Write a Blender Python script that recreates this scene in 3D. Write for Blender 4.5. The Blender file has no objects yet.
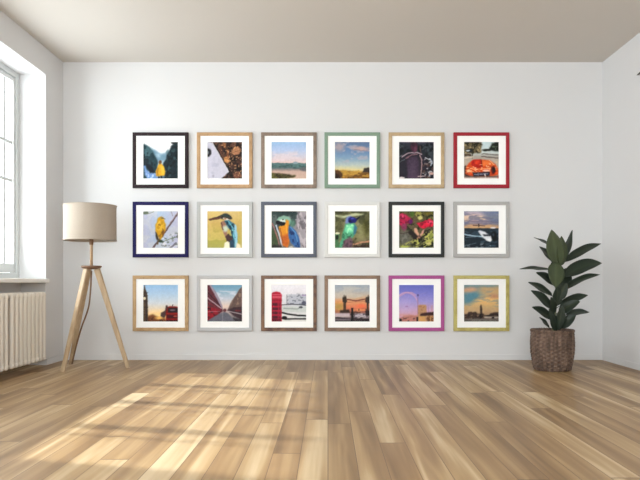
import bpy, bmesh, math, random
import numpy as np
from mathutils import Vector, Matrix

random.seed(7)
SC = bpy.context.scene
COL = SC.collection
F = 640.0                    # focal length in pixels of the 640 px wide frame
VX, VY = 328.0, 282.0        # vanishing point of the depth direction
H = 0.736                    # eye height
D = 6.04                     # distance to the back wall
XL, XR = -2.50, 2.59         # left and right walls
ZC = 2.81                    # ceiling height
YN = -1.8                    # near end of the room


def P(px, py, z):
    """point seen at a pixel, at depth z"""
    return Vector(((px - VX) / F * z, z, H + (VY - py) / F * z))


def lin(c):
    out = []
    for v in c[:3]:
        v = v / 255.0
        out.append(v / 12.92 if v <= 0.04045 else ((v + 0.055) / 1.055) ** 2.4)
    return (*out, 1.0)


# ------------------------------------------------------------------ materials
def new_mat(name):
    m = bpy.data.materials.new(name)
    m.use_nodes = True
    nt = m.node_tree
    return m, nt, nt.nodes['Principled BSDF']


def node(nt, kind, **kw):
    n = nt.nodes.new(kind)
    for k, v in kw.items():
        setattr(n, k, v)
    return n


def math_n(nt, op, a, b=None):
    n = node(nt, 'ShaderNodeMath', operation=op)
    for i, v in enumerate((a, b)):
        if v is None:
            continue
        if isinstance(v, (int, float)):
            n.inputs[i].default_value = v
        else:
            nt.links.new(v, n.inputs[i])
    return n.outputs[0]


def mixc(nt, fac, a, b, blend='MIX'):
    n = node(nt, 'ShaderNodeMix', data_type='RGBA', blend_type=blend)
    for s, v in ((n.inputs[0], fac), (n.inputs[6], a), (n.inputs[7], b)):
        if isinstance(v, (int, float)):
            s.default_value = v
        elif isinstance(v, tuple):
            s.default_value = v
        else:
            nt.links.new(v, s)
    return n.outputs[2]


def ramp(nt, fac, stops):
    n = node(nt, 'ShaderNodeValToRGB')
    e = n.color_ramp.elements
    while len(e) < len(stops):
        e.new(0.5)
    for el, (p, c) in zip(e, stops):
        el.position = p
        el.color = c
    nt.links.new(fac, n.inputs[0])
    return n.outputs[0]


def plain(name, rgb, rough=0.5, metal=0.0, var=0.04, scale=30.0, bump=0.0, spec=0.5, sheen=0.0):
    """colour with a little procedural variation, optional bump"""
    m, nt, b = new_mat(name)
    tc = node(nt, 'ShaderNodeTexCoord')
    nz = node(nt, 'ShaderNodeTexNoise')
    nz.inputs['Scale'].default_value = scale
    nz.inputs['Detail'].default_value = 4
    nt.links.new(tc.outputs['Object'], nz.inputs['Vector'])
    c = lin(rgb)
    lo = tuple(max(0, v * (1 - var)) for v in c[:3]) + (1,)
    hi = tuple(min(1, v * (1 + var)) for v in c[:3]) + (1,)
    nt.links.new(mixc(nt, nz.outputs[0], lo, hi), b.inputs['Base Color'])
    b.inputs['Roughness'].default_value = rough
    b.inputs['Metallic'].default_value = metal
    b.inputs['Specular IOR Level'].default_value = spec
    if sheen:
        b.inputs['Sheen Weight'].default_value = sheen
    if bump:
        bp = node(nt, 'ShaderNodeBump')
        bp.inputs['Strength'].default_value = bump
        bp.inputs['Distance'].default_value = 0.002
        nt.links.new(nz.outputs[0], bp.inputs['Height'])
        nt.links.new(bp.outputs[0], b.inputs['Normal'])
    return m


def wood(name, rgb, dark, rough=0.5, sc=(6, 6, 60), axis_scale=1.0):
    """wood with grain stretched along object Z by default"""
    m, nt, b = new_mat(name)
    tc = node(nt, 'ShaderNodeTexCoord')
    mp = node(nt, 'ShaderNodeMapping')
    mp.inputs['Scale'].default_value = sc
    nt.links.new(tc.outputs['Object'], mp.inputs[0])
    nz = node(nt, 'ShaderNodeTexNoise')
    nz.inputs['Scale'].default_value = axis_scale
    nz.inputs['Detail'].default_value = 5
    nz.inputs['Distortion'].default_value = 0.6
    nt.links.new(mp.outputs[0], nz.inputs['Vector'])
    nt.links.new(ramp(nt, nz.outputs[0], [(0.3, lin(dark)), (0.62, lin(rgb))]), b.inputs['Base Color'])
    b.inputs['Roughness'].default_value = rough
    return m


def floor_mat():
    m, nt, b = new_mat('oak_planks')
    L = nt.links.new
    tc = node(nt, 'ShaderNodeTexCoord')
    sx = node(nt, 'ShaderNodeSeparateXYZ')
    L(tc.outputs['Object'], sx.inputs[0])
    X, Y = sx.outputs[0], sx.outputs[1]
    u = math_n(nt, 'DIVIDE', X, 0.118)
    row = math_n(nt, 'FLOOR', u)
    fu = math_n(nt, 'FRACT', u)
    wn = node(nt, 'ShaderNodeTexWhiteNoise', noise_dimensions='1D')
    L(row, wn.inputs['W'])
    v = math_n(nt, 'ADD', math_n(nt, 'DIVIDE', Y, 1.9), math_n(nt, 'MULTIPLY', wn.outputs[0], 7.3))
    colr = math_n(nt, 'FLOOR', v)
    fv = math_n(nt, 'FRACT', v)
    cid = node(nt, 'ShaderNodeCombineXYZ')
    L(row, cid.inputs[0]); L(colr, cid.inputs[1])
    w2 = node(nt, 'ShaderNodeTexWhiteNoise', noise_dimensions='2D')
    L(cid.outputs[0], w2.inputs['Vector'])
    rnd = w2.outputs[0]
    # long wavy streaks of sapwood and heartwood inside each plank
    cv = node(nt, 'ShaderNodeCombineXYZ')
    L(math_n(nt, 'MULTIPLY', X, 12.0), cv.inputs[0])
    L(math_n(nt, 'MULTIPLY', Y, 0.6), cv.inputs[1])
    L(math_n(nt, 'MULTIPLY', rnd, 40.0), cv.inputs[2])
    n1 = node(nt, 'ShaderNodeTexNoise')
    n1.inputs['Scale'].default_value = 1.0
    n1.inputs['Detail'].default_value = 2.0
    n1.inputs['Distortion'].default_value = 0.55
    L(cv.outputs[0], n1.inputs['Vector'])
    streak = n1.outputs[0]
    cg = node(nt, 'ShaderNodeCombineXYZ')
    L(math_n(nt, 'MULTIPLY', X, 70.0), cg.inputs[0])
    L(math_n(nt, 'MULTIPLY', Y, 2.2), cg.inputs[1])
    L(math_n(nt, 'MULTIPLY', rnd, 90.0), cg.inputs[2])
    n2 = node(nt, 'ShaderNodeTexNoise')
    n2.inputs['Scale'].default_value = 1.0
    n2.inputs['Detail'].default_value = 3.0
    L(cg.outputs[0], n2.inputs['Vector'])
    tone = math_n(nt, 'ADD', math_n(nt, 'MULTIPLY', rnd, 0.27), math_n(nt, 'MULTIPLY', streak, 1.1))
    tone = math_n(nt, 'ADD', tone, math_n(nt, 'MULTIPLY', n2.outputs[0], 0.16))
    tone = math_n(nt, 'SUBTRACT', tone, 0.255)
    base = ramp(nt, tone, [(0.14, lin((112, 84, 53))), (0.40, lin((148, 117, 80))),
                           (0.60, lin((173, 143, 102))), (0.80, lin((204, 181, 145)))])
    # joints
    ju = math_n(nt, 'LESS_THAN', math_n(nt, 'ABSOLUTE', math_n(nt, 'SUBTRACT', fu, 0.5)), 0.486)
    jv = math_n(nt, 'LESS_THAN', math_n(nt, 'ABSOLUTE', math_n(nt, 'SUBTRACT', fv, 0.5)), 0.4978)
    joint = math_n(nt, 'MULTIPLY', ju, jv)
    base = mixc(nt, math_n(nt, 'SUBTRACT', 1.0, joint), base, lin((112, 84, 58)))
    L(base, b.inputs['Base Color'])
    b.inputs['Roughness'].default_value = 0.40
    b.inputs['Specular IOR Level'].default_value = 0.42
    bp = node(nt, 'ShaderNodeBump')
    bp.inputs['Strength'].default_value = 0.25
    bp.inputs['Distance'].default_value = 0.001
    L(joint, bp.inputs['Height'])
    L(bp.outputs[0], b.inputs['Normal'])
    return m


def glass_mat():
    m, nt, b = new_mat('window_glass')
    nt.nodes.remove(b)
    out = nt.nodes['Material Output']
    t = node(nt, 'ShaderNodeBsdfTransparent')
    t.inputs[0].default_value = (0.97, 0.985, 0.98, 1)
    g = node(nt, 'ShaderNodeBsdfGlossy')
    g.inputs['Roughness'].default_value = 0.02
    mx = node(nt, 'ShaderNodeMixShader')
    mx.inputs[0].default_value = 0.06
    nt.links.new(t.outputs[0], mx.inputs[1])
    nt.links.new(g.outputs[0], mx.inputs[2])
    nt.links.new(mx.outputs[0], out.inputs[0])
    return m


def print_mat():
    """printed picture: the print's own colours are stored on its mesh"""
    m, nt, b = new_mat('printed_paper')
    a = node(nt, 'ShaderNodeVertexColor', layer_name='ink')
    nz = node(nt, 'ShaderNodeTexNoise')
    nz.inputs['Scale'].default_value = 260
    tc = node(nt, 'ShaderNodeTexCoord')
    nt.links.new(tc.outputs['Object'], nz.inputs['Vector'])
    nt.links.new(mixc(nt, 0.04, a.outputs[0], nz.outputs[0], 'OVERLAY'), b.inputs['Base Color'])
    b.inputs['Roughness'].default_value = 0.55
    b.inputs['Specular IOR Level'].default_value = 0.2
    return m


def fabric_mat(name, rgb):
    m, nt, b = new_mat(name)
    tc = node(nt, 'ShaderNodeTexCoord')
    mp = node(nt, 'ShaderNodeMapping')
    mp.inputs['Scale'].default_value = (90, 90, 500)
    nt.links.new(tc.outputs['Object'], mp.inputs[0])
    nz = node(nt, 'ShaderNodeTexNoise')
    nz.inputs['Scale'].default_value = 1.0
    nt.links.new(mp.outputs[0], nz.inputs['Vector'])
    c = lin(rgb)
    nt.links.new(mixc(nt, nz.outputs[0], tuple(v * 0.9 for v in c[:3]) + (1,), tuple(min(1, v * 1.1) for v in c[:3]) + (1,)), b.inputs['Base Color'])
    b.inputs['Roughness'].default_value = 0.9
    b.inputs['Specular IOR Level'].default_value = 0.1
    return m


def leaf_mat(name, top, under):
    m, nt, b = new_mat(name)
    g = node(nt, 'ShaderNodeNewGeometry')
    tc = node(nt, 'ShaderNodeTexCoord')
    nz = node(nt, 'ShaderNodeTexNoise')
    nz.inputs['Scale'].default_value = 18
    nt.links.new(tc.outputs['Object'], nz.inputs['Vector'])
    c = mixc(nt, nz.outputs[0], tuple(v * 0.8 for v in lin(top)[:3]) + (1,), tuple(v * 1.2 for v in lin(top)[:3]) + (1,))
    a = node(nt, 'ShaderNodeVertexColor', layer_name='rib')
    c = mixc(nt, math_n(nt, 'MULTIPLY', a.outputs[0], 0.55), c, lin(under))
    nt.links.new(c, b.inputs['Base Color'])
    b.inputs['Roughness'].default_value = 0.42
    b.inputs['Specular IOR Level'].default_value = 0.4
    return m


M = {}
M['wall'] = plain('white_wall_paint', (215, 215, 216), 0.85, var=0.012, scale=3, bump=0.04, spec=0.2)
M['ceiling'] = plain('ceiling_paint', (206, 201, 194), 0.9, var=0.01, scale=2, spec=0.1)
M['trim'] = plain('white_trim_paint', (240, 239, 236), 0.55, var=0.01, scale=4)
M['render'] = plain('outdoor_render', (176, 172, 166), 0.9, var=0.05, scale=6)
M['upvc'] = plain('window_frame_paint', (203, 206, 206), 0.4, var=0.01, scale=5)
M['floor'] = floor_mat()
M['glass'] = glass_mat()
M['radiator'] = plain('radiator_enamel', (226, 218, 206), 0.4, var=0.02, scale=8)
M['mat'] = plain('mat_board', (252, 252, 251), 0.9, var=0.004, scale=60, spec=0.05)
M['print'] = print_mat()
M['back'] = plain('backing_board', (150, 120, 90), 0.9)
M['shade'] = fabric_mat('linen_shade', (174, 162, 149))
M['shade_in'] = fabric_mat('shade_lining', (235, 228, 215))
M['legwood'] = wood('pale_ash_wood', (194, 170, 138), (166, 140, 110), 0.5, (14, 14, 1.4), 2.0)
M['hubwood'] = wood('walnut_hub_wood', (140, 106, 80), (108, 78, 58), 0.5, (3, 30, 30), 2.0)
M['polewood'] = wood('lamp_pole_wood', (192, 164, 132), (160, 130, 100), 0.5, (30, 30, 2), 2.0)
M['cord'] = plain('brown_cord', (128, 98, 70), 0.7)
M['metal'] = plain('dark_metal', (78, 76, 74), 0.4, 0.6)
M['leaf'] = leaf_mat('dark_leaf', (36, 46, 35), (56, 66, 48))
M['leaf_young'] = leaf_mat('young_leaf', (58, 68, 42), (78, 88, 56))
M['stem'] = plain('plant_stem', (108, 110, 82), 0.6, var=0.2, scale=20)
M['soil'] = plain('potting_soil', (52, 40, 32), 0.95, var=0.4, scale=60, bump=0.6)


def basket_mat():
    m, nt, b = new_mat('woven_wicker')
    tc = node(nt, 'ShaderNodeTexCoord')
    mp = node(nt, 'ShaderNodeMapping')
    mp.inputs['Scale'].default_value = (30, 30, 5)
    nt.links.new(tc.outputs['Object'], mp.inputs[0])
    nz = node(nt, 'ShaderNodeTexNoise')
    nz.inputs['Scale'].default_value = 1.2
    nz.inputs['Detail'].default_value = 6
    nt.links.new(mp.outputs[0], nz.inputs['Vector'])
    nt.links.new(ramp(nt, nz.outputs[0], [(0.28, lin((62, 48, 40))), (0.5, lin((96, 76, 64))), (0.72, lin((132, 108, 92)))]), b.inputs['Base Color'])
    b.inputs['Roughness'].default_value = 0.75
    return m


M['wicker'] = basket_mat()


# ------------------------------------------------------------------ mesh helpers
def link(name, bm, mat, parent=None, smooth=False, mats=None):
    me = bpy.data.meshes.new(name)
    bmesh.ops.recalc_face_normals(bm, faces=bm.faces)
    bm.to_mesh(me)
    bm.free()
    if smooth:
        me.polygons.foreach_set('use_smooth', [True] * len(me.polygons))
    for mm in (mats or [mat]):
        me.materials.append(mm)
    o = bpy.data.objects.new(name, me)
    COL.objects.link(o)
    if parent:
        o.parent = parent
    return o


def box(bm, x0, x1, y0, y1, z0, z1, bevel=0.0, seg=2):
    r = bmesh.ops.create_cube(bm, size=1)
    vs = r['verts']
    for v in vs:
        v.co = Vector((x0 + (v.co.x + .5) * (x1 - x0), y0 + (v.co.y + .5) * (y1 - y0), z0 + (v.co.z + .5) * (z1 - z0)))
    if bevel:
        es = list({e for v in vs for e in v.link_edges})
        bmesh.ops.bevel(bm, geom=es, offset=bevel, segments=seg, affect='EDGES', profile=0.5)


def tube(bm, pts, radii, n=12, flat=1.0, cap=True):
    """swept round tube through points; flat squeezes the second axis"""
    pts = [Vector(p) for p in pts]
    if isinstance(radii, (int, float)):
        radii = [radii] * len(pts)
    rings = []
    ref = None
    for i, p in enumerate(pts):
        d = (pts[min(i + 1, len(pts) - 1)] - pts[max(i - 1, 0)]).normalized()
        if ref is None:
            ref = Vector((0, 1, 0)) if abs(d.y) < 0.9 else Vector((1, 0, 0))
        a = (ref - d * ref.dot(d)).normalized()
        ref = a
        c = d.cross(a)
        rings.append([bm.verts.new(p + (a * math.cos(t) + c * math.sin(t) * flat) * radii[i])
                      for t in [2 * math.pi * k / n for k in range(n)]])
    for r0, r1 in zip(rings, rings[1:]):
        for k in range(n):
            bm.faces.new((r0[k], r0[(k + 1) % n], r1[(k + 1) % n], r1[k]))
    if cap:
        bm.faces.new(rings[0][::-1])
        bm.faces.new(rings[-1])
    return rings


def lathe(bm, prof, n=48, cx=0, cy=0, closed=False):
    rings = [[bm.verts.new((cx + r * math.cos(2 * math.pi * k / n), cy + r * math.sin(2 * math.pi * k / n), z)) for k in range(n)] for r, z in prof]
    pairs = list(zip(rings, rings[1:]))
    if closed:
        pairs.append((rings[-1], rings[0]))
    for r0, r1 in pairs:
        for k in range(n):
            bm.faces.new((r0[k], r0[(k + 1) % n], r1[(k + 1) % n], r1[k]))
    return rings


def thing(name, label, cat, loc=(0, 0, 0), group=None):
    o = bpy.data.objects.new(name, None)
    o.empty_display_size = 0.1
    COL.objects.link(o)
    o.location = loc
    o['label'] = label
    o['category'] = cat
    if group:
        o['group'] = group
    return o


def struct(name, bm, mat, parent=None, smooth=False):
    o = link(name, bm, mat, parent, smooth)
    if parent is None:
        o['kind'] = 'structure'
    return o


# ------------------------------------------------------------------ room shell
REV = 5.67          # far reveal of the window recess
WIN_Y0 = 2.95       # near reveal
ZT = 2.575          # head of the recess
SILL = 0.765
XO = XL - 0.30      # outer face of the left wall

bm = bmesh.new(); box(bm, XL - 0.3, XR + 0.2, YN - 0.3, D + 0.2, -0.12, 0.0)
struct('floor', bm, M['floor'])
bm = bmesh.new(); box(bm, XL - 0.3, XR + 0.2, YN - 0.3, D + 0.2, ZC, ZC + 0.12)
struct('ceiling', bm, M['ceiling'])
bm = bmesh.new(); box(bm, XL - 0.3, XR + 0.2, D, D + 0.2, 0, ZC)
struct('wall_back', bm, M['wall'])
bm = bmesh.new(); box(bm, XR, XR + 0.2, YN, D, 0, ZC)
struct('wall_right', bm, M['wall'])
WX0, WX1 = -2.3, 1.7          # big unseen window added behind the viewer to even out the light
bm = bmesh.new()
box(bm, XL - 0.3, WX0, YN - 0.3, YN, 0, ZC)
box(bm, WX1, XR + 0.2, YN - 0.3, YN, 0, ZC)
box(bm, WX0, WX1, YN - 0.3, YN, 0, SILL - 0.035)
box(bm, WX0, WX1, YN - 0.3, YN, ZT, ZC)
struct('wall_near', bm, M['wall'])
# left wall with two deep window recesses (the nearer one added for light) that run down to the floor as radiator niches
N0, N1 = -1.0, 2.25
bm = bmesh.new()
box(bm, XO, XL, REV, D, 0, ZC)
box(bm, XO, XL, N1, WIN_Y0, 0, ZC)
box(bm, XO, XL, YN, N0, 0, ZC)
for a, b_ in ((WIN_Y0, REV), (N0, N1)):
    box(bm, XO, XL, a, b_, ZT, ZC)
    box(bm, XO, XL - 0.22, a, b_, 0, SILL - 0.035)
struct('wall_left', bm, M['wall'])
bm = bmesh.new(); box(bm, XO - 1.25, XO, N1 + 0.2, D + 0.2, ZT + 0.02, ZT + 0.10)  # unseen overhang added outside to trim the sun patch and sky light
struct('added_overhang', bm, M['trim'])
bm = bmesh.new(); box(bm, XO - 1.25, XO, N1 + 0.2, N1 + 0.32, -0.12, ZT + 0.02)   # unseen side wall added to keep window light off the back wall
struct('added_side_wall', bm, M['render'])

for nm, x0, x1, y0, y1 in (('baseboard_back', XL, XR, D - 0.007, D), ('baseboard_right', XR - 0.007, XR, YN, D - 0.012),
                           ('baseboard_left', XL, XL + 0.012, REV, D - 0.012)):
    bm = bmesh.new(); box(bm, x0, x1, y0, y1, 0.0, 0.055, 0.003)
    struct(nm, bm, M['wall'])


def build_window(idx, y0, y1, far_first):
    root = bpy.data.objects.new('window_%d' % idx, None)
    COL.objects.link(root)
    root.location = (XL - 0.26, (y0 + y1) / 2, SILL)
    root['kind'] = 'structure'
    inv = Matrix.Translation(-Vector(root.location))

    def put(name, bm, mat, parent=root):
        bmesh.ops.transform(bm, matrix=inv, verts=bm.verts)
        return link(name, bm, mat, parent)
    xa, xb = XL - 0.295, XL - 0.232
    fw = 0.05
    bm = bmesh.new()
    box(bm, xa, xb, y0, y0 + fw, SILL, ZT, 0.006)
    box(bm, xa, xb, y1 - fw, y1, SILL, ZT, 0.006)
    box(bm, xa, xb, y0 + fw, y1 - fw, SILL, SILL + fw, 0.006)
    box(bm, xa, xb, y0 + fw, y1 - fw, ZT - fw, ZT, 0.006)
    n = 4
    span = (y1 - y0 - 2 * fw)
    for k in range(1, n):
        yc = y0 + fw + span * k / n
        box(bm, xa, xb, yc - 0.013, yc + 0.013, SILL + fw, ZT - fw, 0.005)
    put('window_frame', bm, M['upvc'])
    for k in range(n):
        a = y0 + fw + span * k / n + (0.013 if k else 0)
        b_ = y0 + fw + span * (k + 1) / n - (0.013 if k < n - 1 else 0)
        sxa, sxb = XL - 0.285, XL - 0.243
        sw = 0.036
        z0, z1 = SILL + fw + 0.004, ZT - fw - 0.004
        bm = bmesh.new()
        box(bm, sxa, sxb, a + .003, a + sw, z0, z1, 0.005)
        box(bm, sxa, sxb, b_ - sw, b_ - .003, z0, z1, 0.005)
        box(bm, sxa, sxb, a + sw, b_ - sw, z0, z0 + 0.075, 0.005)
        box(bm, sxa, sxb, a + sw, b_ - sw, z1 - sw, z1, 0.005)
        sash = put('sash', bm, M['upvc'])
        bm = bmesh.new()
        ga, gb = a + sw, b_ - sw
        mx0, mx1 = XL - 0.278, XL - 0.256
        for yy in (gb - 0.125,):
            box(bm, mx0 + 0.008, mx1 - 0.003, yy - 0.016, yy + 0.016, z0 + 0.075, z1 - sw, 0.003)
        for zz in (1.62, 1.95):
            box(bm, mx0, mx1, ga, gb, zz - 0.014, zz + 0.014, 0.003)
        mb = put('muntin', bm, M['upvc'])
        bm = bmesh.new()
        box(bm, XL - 0.270, XL - 0.266, ga - 0.01, gb + 0.01, z0 + 0.065, z1 - sw + 0.01)
        gl = put('window_pane', bm, M['glass'])
    bm = bmesh.new()
    box(bm, XL - 0.234, XL + 0.035, y0 + 0.002, y1 - 0.002, SILL - 0.035, SILL, 0.006)
    put('window_sill', bm, M['trim'])
    return root


build_window(1, WIN_Y0, REV, True)
build_window(2, N0, N1, False)  # out-of-view window added to bring in more daylight
added_w3 = build_window(3, WX0, WX1, False)  # window added behind the viewer as frontal light for the back wall
added_w3.location = ((WX0 + WX1) / 2, YN - 0.26, SILL)
added_w3.rotation_euler = (0, 0, math.radians(90))


# ------------------------------------------------------------------ radiators
RF = -2.42                       # front of the radiator columns
RZ0, RZ1 = 0.062, 0.652


def make_radiator(yc, label):
    root = thing('radiator', label, 'radiator', (RF - 0.06, yc, 0), 'white column radiators under the window')
    n, pitch = 9, 0.069
    bm = bmesh.new()
    w = 0.0225
    for x in (0.036, -0.036):
        tube(bm, [(x, 0, RZ0 + 0.02), (x, 0, RZ0 + 0.05), (x, 0, RZ1 - 0.05), (x, 0, RZ1 - 0.02)], [0.017, 0.0205, 0.0205, 0.017], 14)
    box(bm, -0.058, 0.058, -w, w, RZ1 - 0.055, RZ1, 0.022, 4)
    box(bm, -0.058, 0.058, -w, w, RZ0, RZ0 + 0.055, 0.022, 4)
    first = link('section', bm, M['radiator'], root, True)
    ys = [(k - (n - 1) / 2) * pitch for k in range(n)]
    first.location = (0, ys[0], 0)
    for y in ys[1:]:
        c = first.copy(); COL.objects.link(c); c.parent = root; c.location = (0, y, 0)
    for z in (RZ0 + 0.03, RZ1 - 0.03):
        bm = bmesh.new()
        tube(bm, [(0, ys[0], z), (0, ys[-1], z)], 0.017, 12)
        link('connecting_pipe', bm, M['radiator'], root, True)
    for y in (ys[1], ys[-2]):
        bm = bmesh.new()
        box(bm, -0.235, -0.02, y - 0.045, y - 0.025, RZ1 - 0.10, RZ1 - 0.07, 0.003)
        link('wall_bracket', bm, M['radiator'], root)
    return root


make_radiator(5.215, 'whole white column radiator under the window, beside the tripod lamp')
make_radiator(4.57, 'white column radiator cut off by the left edge of the photo')


# ------------------------------------------------------------------ tripod floor lamp
LX, LY = -2.03, 5.49
lamp = thing('floor_lamp', 'wooden tripod floor lamp with a beige drum shade beside the radiator', 'floor lamp', (LX, LY, 0))
zt, zb, R = 1.394, 1.090, 0.216
bm = bmesh.new()
lathe(bm, [(R, zb), (R, zb + .008), (R - .001, zt - .008), (R - .001, zt), (R - .005, zt), (R - .005, zb), ], 72, -0.010, 0, True)
shade = link('lamp_shade', bm, M['shade'], lamp, True)
mod = shade.modifiers.new('edge', 'EDGE_SPLIT'); mod.split_angle = math.radians(50)
for z in (zb + 0.003, zt - 0.003):
    bm = bmesh.new()
    tube(bm, [(-0.010 + (R + .001) * math.cos(t), (R + .001) * math.sin(t), z) for t in [2 * math.pi * k / 72 for k in range(73)]], 0.0035, 8, cap=False)
    link('shade_trim', bm, M['shade'], shade, True)
bm = bmesh.new()
for k in range(3):
    t = 2 * math.pi * k / 3 + 0.5
    tube(bm, [(0, 0, zb + 0.05), (-0.010 + (R - .003) * math.cos(t), (R - .003) * math.sin(t), zb + 0.05)], 0.0025, 6)
link('shade_carrier', bm, M['metal'], lamp, True)
bm = bmesh.new()
tube(bm, [(0, 0, 0.875), (0, 0, zb + 0.055)], 0.0125, 16)
link('pole', bm, M['polewood'], lamp, True)
bm = bmesh.new()
lathe(bm, [(0.001, zb - 0.035), (0.0155, zb - 0.035), (0.017, zb - 0.02), (0.0155, zb + 0.03), (0.001, zb + 0.03)], 20)
link('collar', bm, M['hubwood'], lamp, True)
bm = bmesh.new()
lathe(bm, [(0.0005, 0.846), (0.060, 0.846), (0.070, 0.852), (0.084, 0.862), (0.085, 0.873), (0.080, 0.876), (0.0005, 0.876)], 40)
hub = link('tripod_head', bm, M['hubwood'], lamp, True)
mod = hub.modifiers.new('edge', 'EDGE_SPLIT'); mod.split_angle = math.radians(40)


def leg_between(top, foot, w0, w1, dd):
    """tapered board-like leg with rounded edges, running straight from head to floor"""
    top, foot = Vector(top), Vector(foot)
    d = (foot - top).normalized()
    side = Vector((0, 1, 0)).cross(d).normalized()
    if abs(d.y) > 0.02:
        side = d.cross(Vector((0, 0, 1))).normalized()
        side = (side + Vector((0.6 if side.x > 0 else -0.6, 0, 0))).normalized()
        side = (side - d * side.dot(d)).normalized()
    dep = d.cross(side)
    b2 = bmesh.new()
    n = 10
    rings = []
    for i in range(n + 1):
        t = i / n
        w = (w0 + (w1 - w0) * t) / 2
        q = dd / 2 * (1 - 0.25 * t)
        c = top.lerp(foot, t)
        ring = []
        for a, b_ in ((-1, -.6), (-.8, -1), (.8, -1), (1, -.6), (1, .6), (.8, 1), (-.8, 1), (-1, .6)):
            v = c + side * a * w + dep * b_ * q
            if i == n:
                v.z = 0.0
            ring.append(b2.verts.new(v))
        rings.append(ring)
    for r0, r1 in zip(rings, rings[1:]):
        for k in range(8):
            b2.faces.new((r0[k], r0[(k + 1) % 8], r1[(k + 1) % 8], r1[k]))
    b2.faces.new(rings[0][::-1]); b2.faces.new(rings[-1])
    return b2


feet = [(-2.185, 5.27), (-2.31, 5.74), (-1.712, 5.48)]
for fx, fy in feet:
    fv = Vector((fx - LX, fy - LY, 0))
    dv = fv.normalized()
    top = Vector((dv.x * 0.048, dv.y * 0.048, 0.848))
    link('leg', leg_between(top, fv, 0.050, 0.034, 0.032), M['legwood'], lamp)
bm = bmesh.new()
cp = [P(91.5, 271, LY), P(90.5, 290, LY), P(89, 305, LY + .03), P(85.8, 316, LY + .08), P(82, 326, LY + .115), P(77, 343, LY + .175), P(72, 362.5, LY + .225)]
cp[-1].z = 0.006
org = Vector((LX, LY, 0))
pts = []
for i in range(len(cp) - 1):
    p0, p1, p2, p3 = cp[max(i - 1, 0)], cp[i], cp[i + 1], cp[min(i + 2, len(cp) - 1)]
    for s in range(6):
        t = s / 6
        pts.append(0.5 * ((2 * p1) + (p2 - p0) * t + (2 * p0 - 5 * p1 + 4 * p2 - p3) * t * t + (3 * p1 - p0 - 3 * p2 + p3) * t ** 3) - org)
pts.append(cp[-1] - org)
tube(bm, pts, 0.007, 8)
link('power_cord', bm, M['cord'], lamp, True)


# ------------------------------------------------------------------ potted rubber plant
PX, PY = 1.882, 5.37
plant = thing('potted_rubber_plant', 'dark green rubber plant in a brown woven basket in the right corner', 'potted plant', (PX, PY, 0))
porg = Vector((PX, PY, 0))
ZB = 0.325


def brad(t):
    pr = [(0, .140), (.04, .150), (.2, .161), (.45, .174), (.7, .177), (.88, .173), (1, .170)]
    for (a, ra), (b_, rb) in zip(pr, pr[1:]):
        if t <= b_:
            s = (t - a) / (b_ - a)
            return ra + (rb - ra) * s
    return pr[-1][1]


bm = bmesh.new()
NT, NZ, ROWS, ST = 216, 112, 20, 36
rings = []
for j in range(NZ + 1):
    t = j / NZ
    row = min(int(t * ROWS), ROWS - 1)
    ph = (t * ROWS) % 1.0
    hump = abs(math.sin(math.pi * ph)) ** 0.6
    ring = []
    for k in range(NT):
        th = 2 * math.pi * k / NT
        wv = math.cos(th * ST / 2 + math.pi * row)
        r = brad(t) + 0.0055 * wv * hump + 0.0022 * hump - 0.002
        ring.append(bm.verts.new((r * math.cos(th), r * math.sin(th), t * ZB)))
    rings.append(ring)
for r0, r1 in zip(rings, rings[1:]):
    for k in range(NT):
        bm.faces.new((r0[k], r0[(k + 1) % NT], r1[(k + 1) % NT], r1[k]))
inner = [bm.verts.new((0.157 * math.cos(2 * math.pi * k / NT), 0.157 * math.sin(2 * math.pi * k / NT), ZB)) for k in range(NT)]
inner2 = [bm.verts.new((0.157 * math.cos(2 * math.pi * k / NT), 0.157 * math.sin(2 * math.pi * k / NT), 0.22)) for k in range(NT)]
for r0, r1 in ((rings[-1], inner), (inner, inner2)):
    for k in range(NT):
        bm.faces.new((r0[k], r0[(k + 1) % NT], r1[(k + 1) % NT], r1[k]))
bm.faces.new(rings[0][::-1])
basket = link('basket', bm, M['wicker'], plant, True)
bm = bmesh.new()
for s in range(2):
    pts = []
    for k in range(145):
        th = 2 * math.pi * k / 144
        a = th * 22 + s * math.pi
        pts.append(((0.167 + 0.006 * math.cos(a)) * math.cos(th), (0.167 + 0.006 * math.cos(a)) * math.sin(th), ZB + 0.004 + 0.006 * math.sin(a)))
    tube(bm, pts, 0.0075, 8)
link('braided_rim', bm, M['wicker'], basket, True)
bm = bmesh.new()
lathe(bm, [(0.0005, 0.285), (0.05, 0.287), (0.11, 0.280), (0.158, 0.276), (0.158, 0.25), (0.0005, 0.25)], 40)
link('soil', bm, M['soil'], plant, True)

# stem through pixels of the photo
stem_px = [(553.5, 340), (554, 325), (555.5, 308), (556, 290), (557, 274), (559, 258), (560.5, 248)]
spts = [P(x, y, PY) - porg for x, y in stem_px]
spts[0].z = 0.27
bm = bmesh.new()
tube(bm, spts, [.011, .010, .009, .008, .007, .006, .004], 10)
link('stem', bm, M['stem'], plant, True)


def stem_at(py):
    for (x0, y0), (x1, y1) in zip(stem_px, stem_px[1:]):
        if y1 <= py <= y0:
            t = (y0 - py) / (y0 - y1)
            return P(x0 + (x1 - x0) * t, py, PY) - porg
    return P(*(stem_px[-1] if py < 290 else stem_px[1]), PY) - porg


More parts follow.
